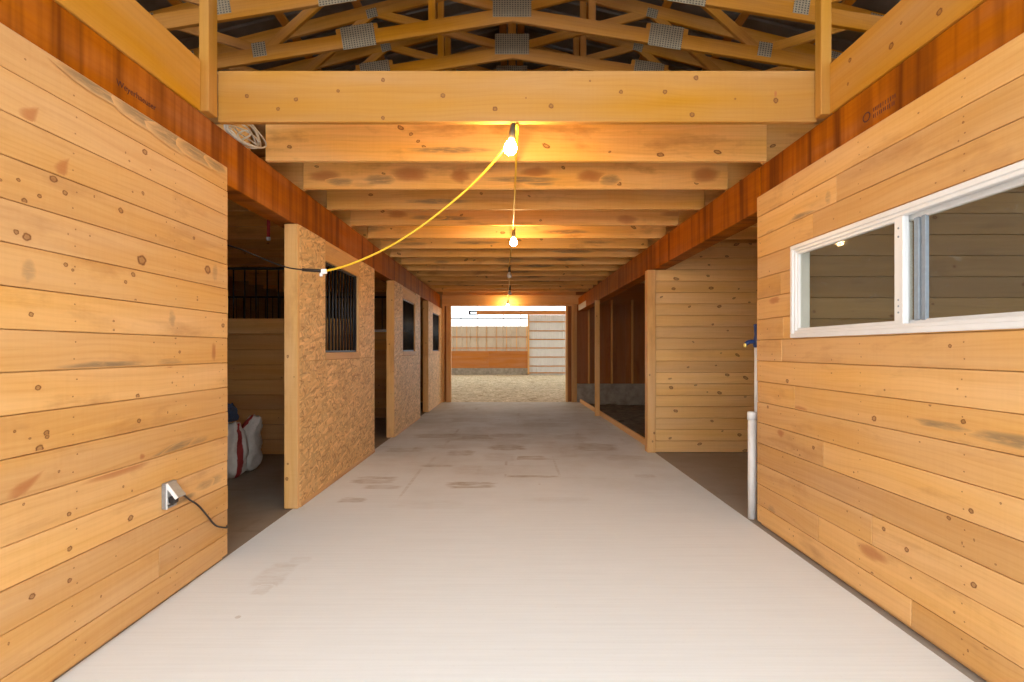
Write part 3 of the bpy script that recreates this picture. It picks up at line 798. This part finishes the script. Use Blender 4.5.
def partition(Y, label, x0=-5.58, x1=-1.87, cap=None):
    T = empty('stall_partition', ((x0 + x1) / 2, Y, 0))
    m = MB(); plank_wall_y(m, Y, x0, x1, 0, 1.49, .186, per=.8); m.build('plank_panel', WP, T)
    m = MB(); m.box((x0, Y - .02, 1.50), (x1, Y + .03, 1.645 if cap else 1.69), 0, .004, .9); m.build('cap_board', WL, T)  # lighter pine tone stands in for light on the top board
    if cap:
        m = MB(); m.box((x0, Y - .035, 1.646), (x1, Y + .035, 1.69), 0, .004); m.build('lit_cap_strip', cap, T)  # white strip paints the light on this divider's cap into its colour
    m = MB()
    m.box((x0, Y - .005, 2.30), (x1, Y + .025, 2.33), 0, .002); g = m.build('grille', BLACK, T)
    for i in range(26):
        m = MB(); m.lathe((x1 - .06 - i * .14, Y + .01, 1.685), (0, 0, 1), [(.009, 0), (.009, .62)], 8); m.build('bar', BLACK, g)
    return tag(T, label, 'partition', 'stall dividers', 'thing')
partition(6.22, 'plank divider with barred top behind the white feed sacks')
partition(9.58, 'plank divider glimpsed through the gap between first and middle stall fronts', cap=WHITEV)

# ------------------------------------------------------------------ right side: plank partition, corner post, sill, stud
m = MB(); plank_wall_y(m, 6.35, 1.822, 5.58, 0.0, 2.665, .145, True, 1.6, .020, butt=False)
m.box((1.83, 6.375, 0), (5.58, 6.44, 2.665), 0)
struct(m.build('wall_partition', WK))
m = MB(); fr = m.box((1.715, 6.33, .0), (1.820, 6.45, 2.315), 2, .004, .75); m.knots(fr, (0, -1, 0), 1.2, .012)
tag(m.build('corner_post', WL), 'full height pine post at the edge of the plank partition', 'post', kind='thing')
m = MB(); m.stick((1.835, 6.46, .042), (1.70, 12.38, .042), .04, .085, ch=.004)
tag(m.build('sill_plate', WL), 'pine sill board on the floor along the unfinished open stall', 'sill board', kind='thing')
m = MB(); fr = m.box((1.638, 9.86, .0), (1.732, 9.90, 2.28), 2, .004, .6); m.knots(fr, (0, -1, 0), 1.2, .012)
tag(m.build('stud_post', WL), 'lone upright stud standing at the sill of the open stall', 'stud', kind='thing')

# ------------------------------------------------------------------ rear wall with doorway
YE = 12.5
m = MB()
m.box((1.62, YE, -.2), (5.6, YE + .09, .46), 0, .01)
struct(m.build('trim_1', CURB))
m = MB()
for i in range(3): m.box((1.62 + i * 1.22, YE + .02, .46), (min(5.6, 1.62 + (i + 1) * 1.22 - .003), YE + .04, 2.44), 2, .002)
m.box((1.6, YE + .03, 2.44), (5.6, YE + .09, 3.0), 0)
wr = struct(m.build('wall_rear_right', WB))
for x in (1.90, 2.47, 2.98, 3.6, 4.2, 4.8):
    m = MB(); m.box((x, YE - .075, .46), (x + .038, YE + .019, 2.55), 2, .003); m.build('wall_stud', WL, wr)
m = MB(); plank_wall_y(m, YE + .01, -5.6, -1.74, 0, 2.95, .18); m.box((-5.6, YE + .035, 0), (-1.74, YE + .06, 2.95), 0); struct(m.build('wall_rear_left', WD))
d = empty('door_1', (0, YE, 0)); struct(d)
for lo, hi, g in (((-1.745, YE - .04, 0), (-1.69, YE + .06, 2.44), 2), ((-1.64, YE - .02, 0), (-1.525, YE + .10, 2.40), 2), ((-1.69, YE + .045, 0), (-1.64, YE + .10, 2.44), 2),
                  ((1.345, YE - .02, 0), (1.40, YE + .10, 2.40), 2), ((1.49, YE - .04, 0), (1.56, YE + .06, 2.44), 2), ((1.40, YE + .045, 0), (1.49, YE + .10, 2.44), 2),
                  ((-1.745, YE - .02, 2.40), (1.56, YE + .10, 2.44), 0), ((-1.745, YE - .03, 2.44), (1.75, YE + .019, 2.67), 0), ((-1.745, YE + .042, 2.44), (1.75, YE + .10, 2.95), 0), ((1.56, YE - .02, 0), (1.62, YE + .04, 2.44), 2)):
    m = MB(); m.box(lo, hi, g, .004); m.build('door_frame', WB if lo[1] == YE + .045 else WL, d)  # back pieces in dark plywood paint the shade of the jamb recesses
m = MB()
m.box((-12, YE + .101, 2.95), (12, YE + .14, 6.5), 0); m.box((5.6, YE, 0), (12, YE + .04, 3.0), 0); m.box((-12, YE, 0), (-5.6, YE + .04, 3.0), 0)
m.box((-7, -.45, 4.15), (7, -.41, 5.6), 0); struct(m.build('wall_gable_and_blocker', WD))  # last box: unseen front gable behind the camera, added to dim the roof space

# ------------------------------------------------------------------ arena beyond
YA = 26.6
def ribbed(m, x0, x1, y, z0, z1, pitch, rib=.03):
    prof = []; x = x0
    while x < x1:
        prof += [(x, 0), (min(x1, x + pitch - .09), 0), (min(x1, x + pitch - .07), -rib), (min(x1, x + pitch - .02), -rib)]; x += pitch
    P = []; fs = []
    for xx, h in prof: P += [V((xx, y + h, z0)), V((xx, y + h, z1))]
    for i in range(len(prof) - 1): fs.append([2 * i, 2 * i + 2, 2 * i + 3, 2 * i + 1])
    m.add(P, fs)
zA = lambda y: EYE + (VY - y) / F * YA
xA = lambda x: (x - VX) / F * YA
m = MB(); m.box((-11, YA - .05, -.3), (xA(529.2), YA + .05, zA(368)), 0, .01); struct(m.build('trim_2', CURB))
m = MB(); x = -11
while x < xA(528):
    x2 = min(x + 2.44, xA(529.2)); m.box((x, YA - .06, zA(368)), (x2 - .004, YA - .03, zA(351)), 0, .002); x = x2
m.box((-11, YA - .029, zA(368)), (xA(529.2), YA + .03, zA(351)), 0, .002); struct(m.build('baseboard_arena', WO))
m = MB(); ribbed(m, -11, xA(529.2), YA + .04, zA(352), zA(326), .44, .05); wf = struct(m.build('wall_arena_far', SIDING))
for zz in (zA(337), zA(348)):
    m = MB(); m.box((-11, YA - .06, zz - .025), (xA(527), YA - .02, zz + .025), 0, .003); m.build('girt', WO, wf)
for i in range(20):
    x = xA(527.5) - .05 - i * .53
    m = MB(); m.box((x - .02, YA - .02, zA(352)), (x + .02, YA - .0, zA(326)), 2, .003); m.build('wall_stud', WL, wf)
wn = empty('window_2', (0, YA, zA(326))); struct(wn)
m = MB(); m.box((-11, YA + .05, zA(326)), (11, YA + .056, 5.0), 0, .0005); m.build('pane', CLEAR, wn)
for px in (450, 461, 477.6, 503.6, 520.6, 545):
    m = MB(); m.box((xA(px) - .02, YA - .0, zA(326)), (xA(px) + .02, YA + .045, 5.0), 2, .002); m.build('mullion', WHITEV, wn)
m = MB(); m.box((-11, YA - .02, zA(318.6) - .035), (xA(527.5), YA + .045, zA(318.6) + .035), 0, .003); m.build('transom_rail', SEAL, wn)
# sliding door with girts and its track board
sd = empty('sliding_door', (xA(548), YA - .12, 0)); 
m = MB(); ribbed(m, xA(529), xA(529) + 3.3, YA - .10, -.06, zA(315), .23, .02); m.build('door_sheet', SIDING2, sd)
for y in (322, 331, 339.5, 348, 357, 366, 372.7):
    m = MB(); m.box((xA(529), YA - .17, zA(y) - .026), (xA(529) + 3.3, YA - .13, zA(y) + .026), 0, .004); m.build('girt', WT, sd)
m = MB(); m.box((xA(527.5), YA - .18, .02), (xA(529.3), YA - .10, zA(315)), 2, .004); m.build('stile', WL, sd)
tag(sd, 'pale ribbed metal sliding door with horizontal girts across the arena', 'door', kind='thing')
m = MB(); m.box((xA(477), YA - .30, zA(315)), (4.6, YA - .2, zA(311)), 0, .004)
tk = m.build('door_rail', WO); tag(tk, 'long orange board carrying the sliding door track in the arena', 'door track', kind='thing')
m = MB(); m.box((xA(469), YA - .29, zA(315.2)), (xA(477), YA - .21, zA(315.2) + .08), 0, .002); m.box((xA(469), YA - .29, zA(311) - .08), (xA(477), YA - .21, zA(311)), 0, .002)
m.box((xA(469), YA - .29, zA(315.2)), (xA(471), YA - .21, zA(311)), 2, .002); m.build('bracket', BLACK, tk)
# side walls of the arena: kick wall, siding, clear strip above
for s, nm in ((-1, 'left'), (1, 'right')):
    m = MB(); m.box((s * 11 - .04, YE, 0), (s * 11 + .04, YA, 2.5), 1); struct(m.build(f'wall_arena_{nm}', SIDING))
m = MB()
for s in (-1, 1): roof_sheet(m, 0, 6.6, s * 12, 5.4, YE + .1, YA + .2)
struct(m.build('ceiling_arena', SIDING))

# ------------------------------------------------------------------ string of bulbs
lights = [(-.012, 3.0, 1), (.0, 5.62, 1), (-.06, 8.12, 0), (-.065, 10.62, 0), (-.12, 12.25, 1)]
S = empty('string_light', (0, 3.0, 2.66)); 
tag(S, 'yellow cord with hanging bulbs swooping across and running along the aisle ceiling', 'string light', kind='thing')
pts = []
for (px, py, Y) in ((325, 271, 3.42), (347, 265.5, 3.39), (380, 251.5, 3.34), (410, 234, 3.29), (440, 212, 3.24), (470, 186.5, 3.18), (497, 158, 3.1), (514, 134, 3.02)):
    pts.append(on_y(Y, px, py))
pts += [V((.03, 2.99, 2.648)), V((.032, 3.2, 2.645)), V((.022, 4.3, 2.615)), V((.012, 5.5, 2.655)), V((.01, 5.7, 2.655)), V((-.02, 6.9, 2.62)), V((-.05, 8.05, 2.655)), V((-.05, 9.4, 2.62)),
        V((-.06, 10.6, 2.655)), V((-.08, 11.6, 2.62)), V((-.11, 12.2, 2.62))]
m = MB(); m.tube(pts, .0075, 8, 6); m.build('cord', YELLOW, S)
for i, (x, y, lit) in enumerate(lights):
    zt_ = 2.655 if i < 4 else 2.52
    c = V((x + .02, y, zt_)); dn = V((-.12 if i == 0 else -.02, 0, -1)).normalized()
    m = MB(); m.lathe(c, dn, [(.006, -.01), (.012, 0), (.017, .015), (.020, .05), (.021, .085), (.017, .09)], 16)
    m.tube([c, c + V((.01, 0, .02)), c + V((.02, 0, .005)), c + V((.012, 0, -.02))], .003, 6, 4)
    if i == 4: m.tube([c, c + V((0, 0, .11))], .004, 6, 3)
    so = m.build('socket', SOCK, S)
    b = c + dn * .085
    prof = [(.012, 0), (.015, .010), (.025, .024), (.035, .044), (.038, .062), (.035, .080), (.023, .095), (.007, .101)]
    m = MB(); m.lathe(b, dn, prof, 20); bo = m.build('bulb', LIT if lit else UNLIT, so)
    bo['label'] = 'glowing warm bulb' if lit else 'unlit bulb'

# black extension cord meeting the yellow cord
e = empty('extension_cord', on_y(3.43, 318, 270.5)); 
tag(e, 'thin black cord running from the stall opening to the yellow cord', 'cord', kind='thing')
pts = [V((-3.2, 3.75, 2.45)), V((-2.6, 3.7, 2.25)), on_y(3.6, 229, 245.5), on_y(3.58, 240, 249), on_y(3.55, 258, 256.5), on_y(3.5, 275, 263.5), on_y(3.47, 290, 268), on_y(3.44, 306, 270)]
m = MB(); m.tube(pts, .005, 8, 5); m.build('cord', RUBBER, e)
m = MB(); m.tube([on_y(3.44, 303, 269.6), on_y(3.43, 306, 270), on_y(3.42, 321, 270.8)], .0115, 10, 4); m.build('connector', RUBBER, e)
m = MB(); c = on_y(3.41, 324, 271.5)
m.obox(c, (1, .1, 0), (0, 0, 1), (0, 1, 0), .018, .017, .013, .004); m.obox(c + V((-.018, 0, -.022)), (1, 0, 0), (0, 0, 1), (0, 1, 0), .010, .013, .008, .003)
m.build('plug', PVC, e)

# ------------------------------------------------------------------ outlet on the left wall and its cord
oc = on_x(XL, 167, 495); oy, oz = 2.575, .555
o = empty('electrical_outlet', (XL, oy, .49))
tag(o, 'grey outlet box with open white cover on the left plank wall', 'outlet', kind='thing')
m = MB(); rect_frame(m, XL - .002, XL + .022, oy - .042, oy + .042, .49, .622, .012, .003); m.box((XL - .002, oy - .04, .492), (XL + .008, oy + .04, .62), 2, .002); m.build('box', ZINC, o)
m = MB(); m.box((XL + .008, oy - .028, .505), (XL + .013, oy + .028, .608), 2, .002); m.lathe((XL + .013, oy, .585), (1, 0, 0), [(.016, 0), (.016, .003)], 16); m.build('face', WHITEV, o)
m = MB(); a = V((XL + .016, oy, .618)); b_ = V((XL + .072, oy, .545)); m.obox((a + b_) / 2, (b_ - a), (0, 1, 0), (b_ - a).cross(V((0, 1, 0))), (b_ - a).length / 2, .036, .004, .002); cv = m.build('cover', ZINC, o)
m = MB(); sh = V((0, -.034, 0)); m.obox((a + b_) / 2 + sh, (b_ - a), (0, 1, 0), (b_ - a).cross(V((0, 1, 0))), (b_ - a).length / 2, .004, .009, .002); m.build('cover_edge', WHITEV, cv)
m = MB(); m.box((XL + .0225, oy - .043, .49), (XL + .026, oy - .034, .622), 2, .001); m.build('cover_edge', WHITEV, o)
pc = empty('power_cord', (XL + .03, oy, .53)); tag(pc, 'black cord plugged into the grey outlet and trailing past the wall end', 'cord', kind='thing')
m = MB(); m.box((XL + .014, oy - .018, .512), (XL + .05, oy + .018, .548), 1, .006); m.build('plug', RUBBER, pc)
pts = [V((XL + .045, oy + .01, .535)), V((XL + .05, oy + .05, .537))] + [on_x(XL + .015, x, y) for x, y in ((190, 500), (197, 504.3), (203, 510.5), (209, 518), (213, 523), (218, 526.5), (227, 527.5))] + [V((XL - .08, 3.16, .20)), V((XL - .3, 3.18, .02))]
m = MB(); m.tube(pts, .005, 8, 5); m.build('cord', RUBBER, pc)

# ------------------------------------------------------------------ hydrant behind the right wall end
hx, hy = 1.872, 3.87
h = empty('yard_hydrant', (hx, hy, 0)); tag(h, 'white pipe water hydrant with blue head at the end of the right wall', 'hydrant', kind='thing')
m = MB(); m.lathe((hx - .012 + 0, hy, -.003), (0, 0, 1), [(.032, 0), (.032, .77)], 20); m.lathe((hx - .012 + 0, hy, .76), (0, 0, 1), [(.036, 0), (.037, .05), (.033, .062), (.012, .066)], 20); m.build('sleeve', PVC, h)
m = MB(); m.lathe((hx + .022, hy, .8), (0, 0, 1), [(.017, 0), (.017, .53)], 14); m.build('riser_pipe', PVC, h)
m = MB(); m.lathe((hx + .022, hy, 1.32), (0, 0, 1), [(.022, 0), (.026, .02), (.024, .06), (.018, .085), (.016, .13)], 16)
m.tube([(hx + .022, hy, 1.365), (hx - .04, hy - .01, 1.362), (hx - .068, hy - .01, 1.345)], .016, 10, 5)
m.stick((hx + .022, hy, 1.43), (hx + .012, hy - .01, 1.50), .022, .03, up=(1, 0, 0)); hd = m.build('head', BLUE, h)
m = MB(); m.lathe((hx - .068, hy - .01, 1.352), (-.15, 0, -1), [(.011, 0), (.013, .01), (.013, .03), (.010, .032)], 12); m.build('spout_fitting', BRASS, hd)

# ------------------------------------------------------------------ sacks in the first stall
def sack(name, c, w, d, h, seed, red, label, lean=(0, 0), flap=0.0, mat=None, cat='feed sack', group='feed sacks in the first stall'):
    m = MB(); n = 40; rings = 26; P = []; M = []; fs = []
    for i in range(rings):
        t = i / (rings - 1)
        body = min(1, (t * 9) ** .5) if t < .11 else 1.0
        neck = 1 if t < .72 else 1 - .35 * ((t - .72) / .28) ** 1.4
        bul = .9 + .14 * math.sin(math.pi * min(1, t * 1.15))
        for j in range(n):
            a = 2 * math.pi * j / n
            ca, sa = math.cos(a), math.sin(a)
            ex = lambda q: math.copysign(abs(q) ** .72, q)
            x = ex(ca) * w / 2 * body * neck * bul; y = ex(sa) * d / 2 * body * bul * (1 - .75 * max(0, t - .72) / .28)
            z = t * h
            wr_ = noise.noise((x * 14 + seed, y * 14, z * 9)) * .026 + noise.noise((x * 5 + seed, y * 5, z * 4 + 3)) * .030 + abs(noise.noise((x * 22 + seed, y * 22, z * 17))) * -.03
            f = 1 + wr_ / max(.05, math.hypot(x, y))
            x *= f; y *= f
            x += lean[0] * t * t + flap * max(0, t - .7) * (1 + .4 * math.sin(a * 3 + seed)); y += lean[1] * t * t
            z += (noise.noise((a * 2, seed, 0)) * .03 - flap * .5 * max(0, t - .8) * max(0, ca)) * (t > .5)
            P.append(V((c[0] + x, c[1] + y, c[2] + max(0, z))))
            M.append((1.0 if red[0] < a % 6.2832 < red[1] or (len(red) > 2 and t > red[2] and a > 3) else 0.0, 0, 0))
    for i in range(rings - 1):
        for j in range(n):
            a = i * n + j; b = i * n + (j + 1) % n; fs.append([a, b, b + n, a + n])
    fs.append(list(range(n))[::-1]); fs.append([(rings - 1) * n + j for j in range(n)])
    m.add(P, fs, None, M, .5, True)
    return tag(m.build(name, mat or SACK), label, cat, group, 'thing')
sack('feed_sack', (-2.815, 5.36, -.004), .21, .26, .60, 2.0, (3.6, 4.1), 'crumpled white feed sack, the fuller one showing in the stall opening', (.02, 0), .16)
sack('feed_sack', (-2.84, 5.06, -.004), .25, .22, .56, 9.0, (5.5, 6.25), 'white feed sack with a red stripe, partly behind the wall end', (-.02, .05), .0)
sack('cloth_bundle', (-2.905, 5.07, .565), .20, .17, .19, 5.0, (9, 9.5), 'dark blue cloth bundle lying on top of the striped feed sack', (.02, 0), 0, NAVY, 'cloth', None)
# red strap hanging from a joist in the first stall
m = MB(); c = on_y(5.02, 268.5, 232)
m.box((c.x - .016, c.y - .004, c.z - .055), (c.x + .016, c.y + .004, c.z + .20), 2, .002)
hs = m.build('hanging_strap', REDP); tag(hs, 'short red strap hanging from a joist in the first stall', 'strap', kind='thing')
m = MB(); m.box((c.x - .018, c.y - .012, c.z - .085), (c.x + .018, c.y + .008, c.z - .05), 2, .004); m.build('clip', PVC, hs)

# coil of cable on the left beam
m = MB()
for k in range(6):
    pts = []; ph = U(0, 6)
    for j in range(25):
        t = 2 * math.pi * j / 24
        pts.append(V((-1.815 + .022 * math.cos(t * 2 + ph) + k * .006, 3.36 + k * .004 + (.17 + .013 * k) * math.cos(t), BT + .012 + (.040 + .010 * k) * (1 + math.sin(t + .35)) + .004 * math.sin(2 * t + ph))))
    m.tube(pts, .0058, 7, 2)
m.tube([(-1.80, 3.33, 2.70), (-1.765, 3.36, 2.74), (-1.77, 3.38, 2.77), (-1.80, 3.37, 2.78), (-1.83, 3.34, 2.74), (-1.80, 3.33, 2.69)], .006, 7, 5)
tag(m.build('cable_coil', CABLE), 'coil of pale electrical cable resting on the red beam behind the header', 'cable', kind='thing')
# white strip painting a light sheen on the right beam's far end
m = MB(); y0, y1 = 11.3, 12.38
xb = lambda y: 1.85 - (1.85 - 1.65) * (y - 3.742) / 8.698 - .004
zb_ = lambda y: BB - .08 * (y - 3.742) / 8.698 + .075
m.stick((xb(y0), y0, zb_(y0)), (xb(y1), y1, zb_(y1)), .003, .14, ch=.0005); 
tag(m.build('painted_sheen', SHEEN), 'white strip painting a light sheen on the far end of the red beam', 'painted sheen', kind='thing')

# ------------------------------------------------------------------ light, camera
w = bpy.data.worlds.new('overcast'); bpy.context.scene.world = w; w.use_nodes = True
bg = w.node_tree.nodes['Background']; bg.inputs[0].default_value = (.93, 1.0, 1.05, 1); bg.inputs[1].default_value = 1.0
cam = bpy.data.cameras.new('camera'); co = bpy.data.objects.new('camera', cam); C.objects.link(co)
co.location = (0, 0, EYE); co.rotation_euler = (math.pi / 2, 0, 0)
cam.sensor_fit = 'HORIZONTAL'; cam.sensor_width = 36; cam.lens = F / 1024 * 36
cam.shift_x = 0; cam.shift_y = 9 / 1024; cam.clip_start = .05; cam.clip_end = 200
sc = bpy.context.scene; sc.camera = co
sc.view_settings.view_transform = 'Standard'; sc.view_settings.look = 'None'; sc.view_settings.gamma = 1
sc.view_settings.use_curve_mapping = False; sc.view_settings.exposure = 2.22
sc.cycles.max_bounces = 10; sc.cycles.diffuse_bounces = 7; sc.cycles.transparent_max_bounces = 12
sc.cycles.use_denoising = True
